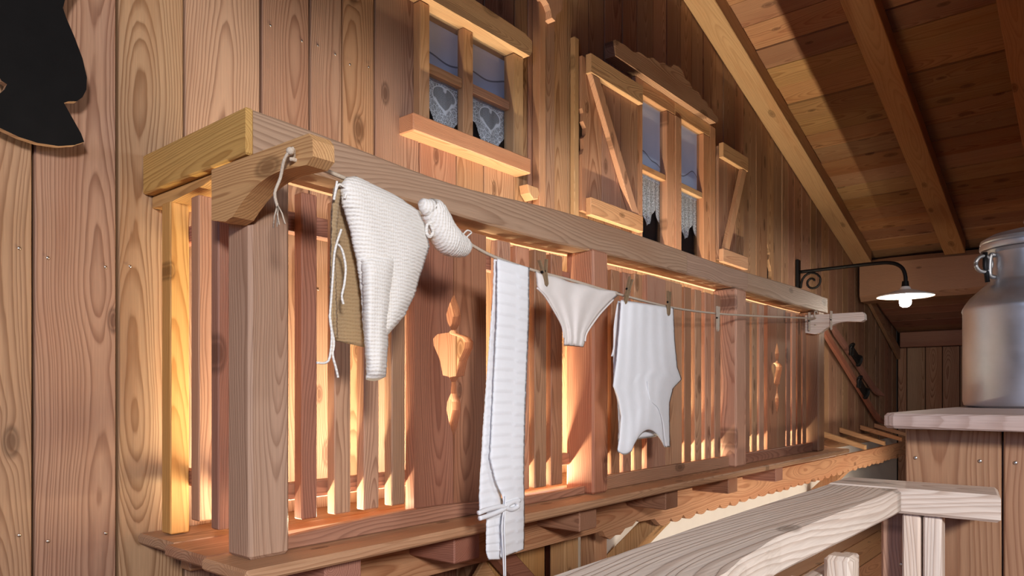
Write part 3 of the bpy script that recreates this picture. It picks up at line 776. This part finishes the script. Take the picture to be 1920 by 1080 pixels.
# knot and frayed tail at the near bracket
tail = smoothpath([(0.80, 1.216, 1.752), (0.786, 1.20, 1.765), (0.778, 1.215, 1.745), (0.782, 1.235, 1.715), (0.776, 1.245, 1.685), (0.786, 1.25, 1.66)], 4)
add_tube(bm, tail, 0.0032, 6)
for k in range(4):
    p = Vector((0.784, 1.248, 1.665)); add_tube(bm, [p, p + Vector((rnd(-.004, .004), 0.01 * (k - 1.5), -0.018)), p + Vector((rnd(-.006, .006), 0.016 * (k - 1.5), -0.040))], 0.0016, 4)
bmesh.ops.create_icosphere(bm, subdivisions=2, radius=0.008, matrix=Matrix.Translation((0.784, 1.205, 1.76)))
# loop round the far bracket
add_tube(bm, smoothpath([(4.74, 1.47, 1.775), (4.738, 1.475, 1.815), (4.80, 1.478, 1.82), (4.812, 1.475, 1.76), (4.79, 1.47, 1.72), (4.74, 1.47, 1.735)], 4), 0.005, 6)
tag(link('clothesline', finish(bm, 'clothesline', M['rope'], 'x', True)), 'frayed jute rope strung between the two balcony brackets', 'rope')

def interp(poly, py):
    for (x0, y0), (x1, y1) in zip(poly, poly[1:]):
        if y0 <= py <= y1: return x0 + (x1 - x0) * (py - y0) / max(1e-6, y1 - y0)
    return poly[0][0] if py < poly[0][1] else poly[-1][0]
def garment(name, mat, left, right, bf, bb, nu=24, nv=60, off=0.0, fn=None, parent=None, jit=0.0, topfn=None, botfn=None):
    """soft closed shell between a left and a right edge; bf / bb = how far it swells to the front / back"""
    ys0 = max(left[0][1], right[0][1]) if False else min(left[0][1], right[0][1]); ys1 = max(left[-1][1], right[-1][1])
    bm = bmesh.new(); A = []; B = []
    rr = random.Random(len(name) * 7 + nu)
    for j in range(nv + 1):
        v = j / nv
        ra = []; rb = []
        jl, jr = rr.uniform(-jit, jit), rr.uniform(-jit, jit)
        for i in range(nu + 1):
            u = i / nu
            # every column runs between its own top and bottom
            yt = left[0][1] + (right[0][1] - left[0][1]) * u + (topfn(u) if topfn else 0)
            yb_ = left[-1][1] + (right[-1][1] - left[-1][1]) * u + (botfn(u) if botfn else 0)
            py = yt + (yb_ - yt) * v
            l = interp(left, left[0][1] + (left[-1][1] - left[0][1]) * v) + jl
            r_ = interp(right, right[0][1] + (right[-1][1] - right[0][1]) * v) + jr
            px = l + (r_ - l) * u
            prof = max(0.0, 1 - abs(2 * u - 1) ** 3) * max(0.0, 1 - abs(2 * v - 1) ** 8) ** 0.6
            e = fn(u, v) if fn else 0.0
            edge = i in (0, nu) or j in (0, nv)
            ra.append(onL(px, py, off + (0 if edge else 0.0015 + bf * prof) + e))
            if not edge: rb.append(onL(px, py, off - 0.0015 - bb * prof + e))
            else: rb.append(None)
        A.append(ra); B.append(rb)
    c = A[nv // 2][nu // 2]
    va = [[bm.verts.new(p - c) for p in r] for r in A]
    vb = [[(bm.verts.new(p - c) if p is not None else va[j][i]) for i, p in enumerate(r)] for j, r in enumerate(B)]
    for j in range(nv):
        for i in range(nu):
            bm.faces.new((va[j][i], va[j][i + 1], va[j + 1][i + 1], va[j + 1][i]))
            q = (vb[j][i], vb[j + 1][i], vb[j + 1][i + 1], vb[j][i + 1])
            if set(q) != {va[j][i], va[j][i + 1], va[j + 1][i + 1], va[j + 1][i]}:
                try: bm.faces.new(q)
                except ValueError: pass
    return link(name, finish(bm, name, mat, 'z', True, seed=3), parent, c)

# ---- knitted jacket
jk = thing('knitted_jacket', 'small cream hand-knitted jacket hanging sideways over the rope under the balcony rail', 'jacket', onL(715, 500))
def ripple(u, v): return 0.0007 * math.sin(v * 260) + 0.004 * math.sin(u * 7 + v * 3) * (v)
garment('body', M['wool'], [(648, 332), (637, 350), (640, 380), (655, 430), (668, 490), (676, 550), (680, 610), (684, 650)],
        [(668, 330), (745, 368), (786, 397), (800, 430), (806, 465), (796, 497), (790, 515), (778, 558), (760, 596), (738, 622)], 0.030, 0.012, 34, 110, 0.008, ripple, jk, 0.9,
        botfn=lambda u: 10 * math.sin(u * 3.14) - 6 * u)
garment('sleeve', M['wool'], [(676, 480), (680, 560), (683, 640), (686, 690), (686, 712)], [(752, 470), (738, 545), (729, 610), (727, 665), (724, 706)], 0.030, 0.016, 20, 90, 0.020, ripple, jk, 0.9,
        botfn=lambda u: 5 * math.sin(u * 3.14))
bk = garment('back_panel', M['wool_in'], [(640, 336), (625, 352), (620, 400), (619, 460), (618, 520), (617, 580), (620, 628), (624, 638)],
        [(652, 336), (660, 360), (668, 420), (682, 500), (690, 560), (690, 620), (688, 640), (686, 652)], 0.004, 0.02, 18, 80, -0.030, ripple, jk, 0.6)
bk['label'] = 'beige inside of the jacket'
garment('front_band', M['wool_in'], [(636, 342), (624, 356), (621, 410), (620, 470), (619, 520), (618, 580), (621, 632)],
        [(648, 342), (640, 362), (634, 410), (630, 470), (630, 520), (632, 580), (634, 636)], 0.010, 0.004, 10, 90, 0.004, ripple, jk, 1.0)['label'] = 'ribbed beige edge of the jacket'
ties = [[(648, 352), (636, 346), (630, 356), (626, 375), (632, 340)], [(634, 458), (642, 470), (648, 500), (646, 530), (641, 555), (644, 570)], [(640, 430), (628, 470), (624, 520), (621, 560), (619, 600), (626, 640), (624, 665), (630, 690), (634, 708)],
        [(618, 590), (622, 630), (616, 676), (594, 680)], [(652, 350), (664, 352), (668, 362)], [(660, 340), (652, 356), (646, 372)]]
for tpts in ties:
    tube('tie_string', M['wool'], smoothpath([onL(a, b, 0.024) for a, b in tpts], 5), 0.0026, 5, jk)

# ---- bootee (knitted sock) hung by its cuff
bt = thing('knitted_bootee', 'cream knitted baby bootee hanging between the jacket and the long pleated band', 'bootee', onL(835, 430))
path = [(806, 384), (812, 396), (820, 414), (829, 434), (840, 449), (854, 458), (868, 462), (879, 461)]
rad_px = [19, 25, 27, 28, 29, 25, 20, 8]
cs = smoothpath([onL(a, b, 0.012) for a, b in path], 6)
rr_ = []
for i in range(len(cs)):
    t = i / 6; k = min(int(t), len(rad_px) - 2); f = t - k
    rr_.append((rad_px[k] * (1 - f) + rad_px[k + 1] * f) * 1.78 / F)
bm = bmesh.new(); c0 = sum(cs, Vector()) / len(cs)
rr_ = [r * (1 + 0.012 * math.sin(i * 2.1)) for i, r in enumerate(rr_)]
add_tube(bm, [p - c0 for p in cs], rr_, 20)
for v in bm.verts: v.co += Vector((rnd(-1, 1), rnd(-1, 1), rnd(-1, 1))) * 0.0006
link('foot', finish(bm, 'foot', M['wool'], 'x', True, seed=5), bt, c0)
ca = [onL(a, b, 0.012) for a, b in ((790, 378), (797, 386), (804, 391))]
bm = bmesh.new(); c1 = ca[1]; add_tube(bm, [p - c1 for p in ca], [0.010, 0.018, 0.026], 18)
link('cuff', finish(bm, 'cuff', M['wool'], 'x', True, seed=6), bt, c1)
tube('drawstring', M['wool'], smoothpath([onL(a, b, 0.02) for a, b in ((808, 418), (801, 422), (800, 436), (806, 444), (812, 434), (806, 420))], 5), 0.004, 6, bt)
tube('drawstring', M['wool'], smoothpath([onL(a, b, 0.02) for a, b in ((868, 440), (876, 432), (884, 436), (876, 444), (880, 452))], 5), 0.002, 5, bt)

# ---- long pleated band
pb = thing('pleated_band', 'long white finely pleated cotton band doubled over the rope, tied round with a tape', 'cloth band', onL(950, 760))
NP = 27
def pleat(u, v):
    t = (v * NP + 0.10 * math.sin(u * 5)) % 1.0
    return 0.0048 * (t ** 4) + 0.002 * math.sin(v * 9 + u * 2)
garment('front_layer', M['cotton'], [(932, 484), (931, 600), (926, 700), (921, 800), (918, 860), (928, 900), (943, 935), (940, 985), (938, 1048)],
        [(993, 502), (992, 600), (989, 680), (985, 780), (983, 900), (984, 960), (983, 1030)], 0.004, 0.002, 16, NP * 6, 0.014, pleat, pb, 0.5)
garment('back_layer', M['cotton'], [(926, 480), (923, 560), (914, 680), (906, 790), (901, 870), (898, 930), (899, 962)],
        [(940, 486), (938, 600), (934, 700), (930, 800), (926, 870), (938, 920), (944, 950)], 0.003, 0.002, 8, NP * 5, -0.006, pleat, pb, 0.5)
garment('lower_fold', M['cotton'], [(912, 960), (911, 1000), (911, 1035), (916, 1050)], [(948, 948), (944, 1000), (942, 1030), (940, 1050)], 0.003, 0.002, 8, 50, 0.0, lambda u, v: 0.004 * ((v * 6) % 1.0), pb, 0.4)
for a in ([(897, 962), (915, 955), (935, 950), (946, 950)], [(899, 972), (918, 966), (938, 958), (948, 952)], [(948, 952), (960, 955), (972, 948), (964, 940), (950, 948)], [(945, 950), (958, 942), (974, 938)]):
    tube('tape', M['cotton'], smoothpath([onL(x_, y_, 0.026) for x_, y_ in a], 5), 0.0065, 6, pb)
for a in ([(947, 945), (941, 985), (943, 1030), (945, 1085)], [(948, 930), (946, 985), (947, 1030), (948, 1085)]):
    tube('tape_end', M['cotton'], smoothpath([onL(x_, y_, 0.028) for x_, y_ in a], 5), 0.0022, 5, pb)

# ---- drawers
bfn = lambda u, v: 0.004 * math.sin(u * 11 + v * 2) * (1 - v) + 0.003 * math.sin(u * 23)
bd = thing('baby_drawers', 'small cream cotton drawers pegged by the waist, between the pleated band and the white shirt', 'underpants', onL(1080, 580))
garment('cloth', M['cream'], [(1004, 508), (1007, 540), (1022, 556), (1040, 585), (1054, 612), (1057, 634), (1057, 648)], [(1164, 549), (1150, 562), (1128, 585), (1112, 606), (1100, 625), (1097, 640), (1094, 651)],
        0.012, 0.008, 30, 40, 0.004, bfn, bd, 0.3, topfn=lambda u: 3 * math.sin(u * 3.14) + 1.2 * math.sin(u * 19))
tube('hem', M['cream'], smoothpath([onL(a, b, 0.014) for a, b in ((1007, 540), (1022, 556), (1040, 585), (1054, 612), (1057, 634))], 5), 0.003, 5, bd)
tube('hem', M['cream'], smoothpath([onL(a, b, 0.014) for a, b in ((1150, 562), (1128, 585), (1112, 606), (1100, 625), (1097, 640))], 5), 0.003, 5, bd)

# ---- undershirt hung upside down
us = thing('white_undershirt', 'white ribbed cotton undershirt pegged upside down by its hem', 'undershirt', onL(1210, 700))
sfn = lambda u, v: 0.0016 * math.sin(u * 34) * (1 - 0.5 * v) + 0.004 * math.sin(u * 6 + v * 5)
garment('front', M['cotton'], [(1164, 562), (1160, 620), (1155, 680), (1149, 724), (1158, 745), (1164, 780), (1161, 820), (1157, 846)], [(1263, 577), (1266, 640), (1271, 690), (1279, 711), (1263, 728), (1256, 755), (1256, 800), (1257, 838)],
        0.012, 0.006, 40, 70, 0.010, sfn, us, 0.25, botfn=lambda u: -34 * max(0.0, math.sin(max(0.0, min(1.0, (u - 0.28) / 0.60)) * math.pi)) ** 0.8 + 8 * math.sin(min(1, u / 0.3) * 3.14) if u < 0.98 else 0)
garment('back', M['cotton'], [(1158, 564), (1152, 620), (1150, 660), (1150, 724), (1157, 750), (1160, 800), (1158, 830)], [(1258, 577), (1262, 640), (1266, 690), (1270, 711), (1258, 728), (1252, 760), (1254, 815)], 0.003, 0.008, 24, 40, -0.012, None, us, 0.3)
tube('seam', M['cotton'], smoothpath([onL(a, b, 0.028) for a, b in ((1214, 715), (1217, 740), (1221, 752), (1234, 765), (1243, 790), (1246, 815), (1250, 838))], 5), 0.0016, 5, us)
tube('ribbon', M['cotton'], smoothpath([onL(a, b, 0.004) for a, b in ((1158, 570), (1152, 610), (1151, 650), (1147, 668))], 5), 0.003, 5, us)

# ---- clothes pegs
def peg(px, py, length_px, tilt, mat, label, spread=0.0):
    c = onL(px, py, 0.016); t = (c - EY).dot(fw); L = length_px * t / F
    root = thing('clothes_peg', label, 'clothes peg', c, 'wooden clothes pegs on the line')
    for s_ in (-1, 1):
        bm = bmesh.new()
        w_ = 0.0042
        top = spread * 0.5 + 0.004
        pts = [(s_ * 0.0005, -L * .5), (s_ * 0.0075, -L * .42), (s_ * 0.0085, 0.0), (s_ * (0.0085 + top), L * .5), (s_ * (0.002 + top), L * .5), (s_ * 0.001, 0.0)]
        v0 = [bm.verts.new((p[0], -w_, p[1])) for p in pts]; v1 = [bm.verts.new((p[0], w_, p[1])) for p in pts]
        bm.faces.new(v0); bm.faces.new(v1[::-1])
        for i in range(6): bm.faces.new((v0[i], v1[i], v1[(i + 1) % 6], v0[(i + 1) % 6]))
        bmesh.ops.rotate(bm, verts=bm.verts, cent=(0, 0, 0), matrix=Matrix.Rotation(tilt, 3, 'Y'))
        link('prong', finish(bm, 'prong', mat, 'z'), root, c)
    bm = bmesh.new(); add_tube(bm, [(-0.011, 0, 0.004), (0.011, 0, 0.004)], 0.0042, 8)
    bmesh.ops.rotate(bm, verts=bm.verts, cent=(0, 0, 0), matrix=Matrix.Rotation(tilt, 3, 'Y'))
    link('spring', finish(bm, 'spring', M['iron'], 'x', True), root, c)
peg(1021, 512, 50, -0.22, M['peg'], 'dark wooden clothes peg splayed open on the near corner of the drawers', 0.016)
peg(1177, 546, 56, 0.42, M['peg'], 'tilted wooden clothes peg holding the near top corner of the shirt')
peg(1254, 569, 46, 0.06, M['peg'], 'upright brown clothes peg on the far top corner of the shirt')
peg(1346, 598, 47, 0.03, M['peg_pale'], 'pale clothes peg alone on the bare stretch of rope')
peg(1516, 606, 36, 0.02, M['peg_pale'], 'pale clothes peg at the rope end, nearer the balusters of two on the far bracket')
def far_peg():
    o = [q for q in bpy.data.objects if q.name.startswith('clothes_peg')][-1]
    return o
src = far_peg(); kids = [q for q in bpy.data.objects if q.parent == src]
c2 = src.copy(); COL.objects.link(c2); c2.location = (4.742, 1.375, 1.755); c2['label'] = 'pale clothes peg clipped on the far bracket arm, the one nearer its tip'
src.location = (4.735, 1.505, 1.755); WPOS[src.name] = Vector(src.location)
for q in kids:
    k2 = q.copy(); COL.objects.link(k2); k2.parent = c2

# ================================================================== WALL LAMP
lx, ly, lz = 5.97, 1.21, 2.02
lm = thing('wall_lamp', 'iron bracket wall lamp with a flat white enamel shade, lit', 'lamp', (lx, 1.99, 2.1))
box('wall_plate', M['iron'], lx - 0.03, lx + 0.03, 1.975, 1.998, 2.12, 2.38, 'z', lm, 0.004)
arm = smoothpath([(lx, 1.975, 2.28), (lx, 1.7, 2.283), (lx, 1.42, 2.285), (lx, 1.30, 2.275), (lx, 1.235, 2.235), (lx, ly, 2.17), (lx, ly, 2.09)], 6)
tube('arm', M['iron'], arm, 0.014, 8, lm)
sc_ = [(lx, 1.965 - 0.0, 2.15)]
for k in range(26):
    a = math.pi * 1.0 - k * 0.36; r = 0.085 * (1 - k / 32)
    sc_.append((lx, 1.875 - r * math.cos(a) , 2.19 + r * math.sin(a)))
tube('scroll', M['iron'], sc_, 0.009, 6, lm)
lathe('shade', M['enamel'], [(0.0, 0.075), (0.03, 0.07), (0.04, 0.05), (0.19, 0.004), (0.192, -0.004), (0.186, -0.004), (0.04, 0.036), (0.0, 0.040)], 40, lm, (lx, ly, lz))
lathe('socket', M['iron'], [(0.0, 0.10), (0.022, 0.10), (0.026, 0.06), (0.0, 0.06)], 16, lm, (lx, ly, lz + 0.01))
lathe('bulb', M['bulb'], [(0.0, 0.03), (0.018, 0.028), (0.022, 0.005), (0.036, -0.02), (0.042, -0.042), (0.036, -0.066), (0.02, -0.08), (0.0, -0.084)], 24, lm, (lx, ly, lz))
pl = bpy.data.lights.new('bulb_light', 'POINT'); pl.energy = 9; pl.color = (1.0, 0.82, 0.62); pl.shadow_soft_size = 0.05
po = bpy.data.objects.new('bulb_light', pl); COL.objects.link(po); po.parent = lm; po.location = Vector((lx, ly, lz - 0.14)) - WPOS[lm.name]

# ================================================================== OLD SKIS
def ski(p0, p1, bind, label):
    a, b = Vector(p0), Vector(p1); d = b - a; L = d.length; ang_ = math.atan2(-d.z, d.x)
    mid = (a + b) / 2
    root = thing('old_ski', label, 'ski', mid, 'old skis slanting on the wall'); root.rotation_euler = (0, ang_, 0)
    bm = bmesh.new(); n = 24; rings = []
    for k in range(n + 1):
        t = k / n; x = -L / 2 + L * t
        wd = 0.042 * min(1.0, 0.35 + t * 8) * (1 - 0.25 * math.sin(t * math.pi)) * (1.0 if t < 0.94 else max(0.12, (1 - t) / 0.06))
        th = 0.008 + 0.008 * math.sin(t * math.pi)
        cu = -0.05 * max(0, (t - 0.86) / 0.14) ** 2
        rings.append([bm.verts.new((x, y + cu, z)) for y, z in ((th, wd), (-th, wd * .8), (-th, -wd * .8), (th, -wd))])
    for r0, r1 in zip(rings, rings[1:]):
        for k in range(4): bm.faces.new((r0[k], r0[(k + 1) % 4], r1[(k + 1) % 4], r1[k]))
    bm.faces.new(rings[0]); bm.faces.new(rings[-1][::-1])
    o_ = link('board', finish(bm, 'board', M['red'], 'x'), None); o_.parent = root; o_.location = (0, 0, 0)
    xb = -L / 2 + L * bind
    bm = bmesh.new(); add_cbox(bm, -0.16, 0.13, -0.045, -0.016, -0.045, 0.045, 0.01)
    add_tube(bm, smoothpath([(0.08, -0.02, -0.05), (0.06, -0.055, -0.03), (0.05, -0.06, 0.02), (0.08, -0.02, 0.05)], 5), 0.016, 6)
    add_tube(bm, smoothpath([(-0.12, -0.02, 0.05), (-0.18, -0.045, 0.06), (-0.23, -0.035, 0.02), (-0.16, -0.02, -0.04)], 5), 0.014, 6)
    o_ = link('binding', finish(bm, 'binding', M['leather'], 'x'), None); o_.parent = root; o_.location = (xb, 0, 0)
def wp(px, py, y): return onY(px, py, y)
ski(wp(1540, 612, 1.95), wp(1652, 795, 1.95), 0.60, 'old wooden ski slanting down the plank wall, the lower of two')
ski(wp(1557, 608, 1.965), wp(1648, 742, 1.965), 0.42, 'old wooden ski slanting down the plank wall, the upper of two')
for o_ in [q for q in bpy.data.objects if q.name.startswith('old_ski')]: pass

# ================================================================== FOREGROUND RAILING
rg = thing('stair_railing', 'pale scrubbed wooden railing with a broad wavy handrail in front of the bar', 'railing', (1.2, 0.4, 0))
ctrl = [(0.10, 0.312, 0.478), (0.60, 0.318, 0.480), (0.75, 0.327, 0.482), (0.88, 0.345, 0.486), (1.01, 0.357, 0.490), (1.20, 0.354, 0.493), (1.40, 0.350, 0.494), (1.672, 0.347, 0.495)]
st = []
for k in range(41):
    x = 0.10 + (1.672 - 0.10) * k / 40
    for (xa, a0, a1), (xb, b0, b1) in zip(ctrl, ctrl[1:]):
        if xa <= x <= xb + 1e-9:
            f = (x - xa) / (xb - xa); f = f * f * (3 - 2 * f); st.append((x, a0 + (b0 - a0) * f, a1 + (b1 - a1) * f, 1.050, 1.101)); break
bar('handrail', M['pale'], st, 'xf', rg, 0.007)
prism('handrail_return', M['pale'], [(1.675, 0.174), (1.675, 0.495), (1.828, 0.495), (1.828, 0.196)], 'xy', 1.050, 1.103, 'yf', rg, 0.006)
for xb in (0.72, 0.96, 1.195, 1.43):
    box('baluster', M['pale'], xb - 0.026, xb + 0.026, 0.372, 0.422, 0.10, 1.000, 'z', rg, 0.008, share='rail')
box('bearer_rail', M['pale'], 0.10, 1.66, 0.424, 0.456, 0.90, 0.96, 'x', rg, 0.004)
box('bearer_rail', M['pale'], 0.10, 1.66, 0.424, 0.456, 0.18, 0.24, 'x', rg, 0.004)
for yb_ in (0.333, 0.294):
    box('baluster', M['pale'], 1.695, 1.735, yb_ - 0.017, yb_ + 0.017, 0.10, 1.048, 'z', rg, 0.004, share='rail2')
box('newel_board', M['beam'], 1.745, 1.775, 0.30, 0.402, 0.0, 1.048, 'z', rg, 0.005)
link('screw', screw_me, rg, (1.7435, 0.362, 0.93), (0, 0, math.pi / 2))

# ================================================================== BAR CABINET
bar_t = thing('bar_cabinet', 'plank-clad bar cabinet behind the railing, under the pale counter top', 'bar', (2.3, 0, 0))
yy = 0.374
k = 0
while yy > -0.9:
    wd = 0.182
    o = box('plank', M['cabinet'], 1.84, 1.865, yy - wd - 0.001, yy - 0.001, 0.0, 1.222, 'zf', bar_t, 0.003)
    if k < 3:
        for q in (0.022, 0.145): link('screw', screw_me, bar_t, (1.8385, yy - q, 1.155), (0, 0, math.pi / 2))
    yy -= 0.186; k += 1
x = 1.868
while x < 2.9:
    box('plank', M['cabinet'], x, x + 0.176, 0.345, 0.372, 0.0, 1.222, 'z', bar_t, 0.003, share='barside'); x += 0.18
box('inner_frame', M['red'], 1.867, 3.08, -0.90, 0.343, 0.0, 1.20, 'z', bar_t, 0.0)
ct = prism('counter_top', M['counter'], [(1.742, -0.95), (1.735, 0.0), (1.733, 0.375), (1.745, 0.395), (1.775, 0.402), (3.12, 0.405), (3.12, -0.95)], 'xy', 1.2245, 1.257, 'y', None, 0.006)
tag(ct, 'thick pale wooden counter slab on top of the bar cabinet, carrying the milk can', 'counter top')

# ================================================================== MILK CAN
mcx, mcy, mz = 2.69, 0.205, 1.2575
mc = thing('milk_can', 'large dented aluminium milk can with lid standing on the counter', 'milk can', (mcx, mcy, mz))
lathe('body', M['alu'], [(0.0, 0.0), (0.160, 0.0), (0.172, 0.006), (0.176, 0.02), (0.176, 0.292), (0.178, 0.298), (0.176, 0.306), (0.170, 0.318), (0.155, 0.340), (0.128, 0.366), (0.112, 0.380), (0.107, 0.390), (0.107, 0.470), (0.111, 0.474), (0.116, 0.480), (0.0, 0.480)], 64, mc, (mcx, mcy, mz))
lid = lathe('lid', M['alu'], [(0.0, 0.481), (0.128, 0.481), (0.131, 0.486), (0.131, 0.496), (0.127, 0.500), (0.130, 0.504), (0.128, 0.512), (0.10, 0.528), (0.05, 0.540), (0.0, 0.543)], 64, mc, (mcx, mcy, mz))
lathe('lid_knob', M['alu'], [(0.0, 0.540), (0.012, 0.541), (0.010, 0.552), (0.018, 0.562), (0.016, 0.574), (0.0, 0.578)], 24, lid, (mcx, mcy, mz))
dl = (-rt)   # handles on the side seen at the picture's left, and opposite
for s_ in (1, -1):
    o0 = Vector((mcx, mcy, mz)) + dl * s_ * 0.108
    hp = smoothpath([o0 + Vector((0, 0, 0.46)), o0 + dl * s_ * 0.012 + Vector((0, 0, 0.462)), o0 + dl * s_ * 0.016 + Vector((0, 0, 0.43)), o0 + dl * s_ * 0.014 + Vector((0, 0, 0.40)), o0 + Vector((0, 0, 0.395))], 5)
    hd_ = tube('handle', M['old_metal'], hp, 0.007, 8, mc)
    ring = [o0 + dl * s_ * (0.034 + 0.024 * math.cos(a)) + Vector((0, 0, 0.435 + 0.024 * math.sin(a))) for a in [2 * math.pi * k / 20 for k in range(21)]]
    tube('locking_ring', M['old_metal'], ring, 0.006, 8, hd_)
    tube('locking_bar', M['iron'], [o0 + dl * s_ * 0.030 + Vector((0, 0, 0.47)), o0 + dl * s_ * 0.030 + Vector((0, 0, 0.43)), o0 + dl * s_ * 0.022 + Vector((0, 0, 0.38))], 0.007, 8, hd_)
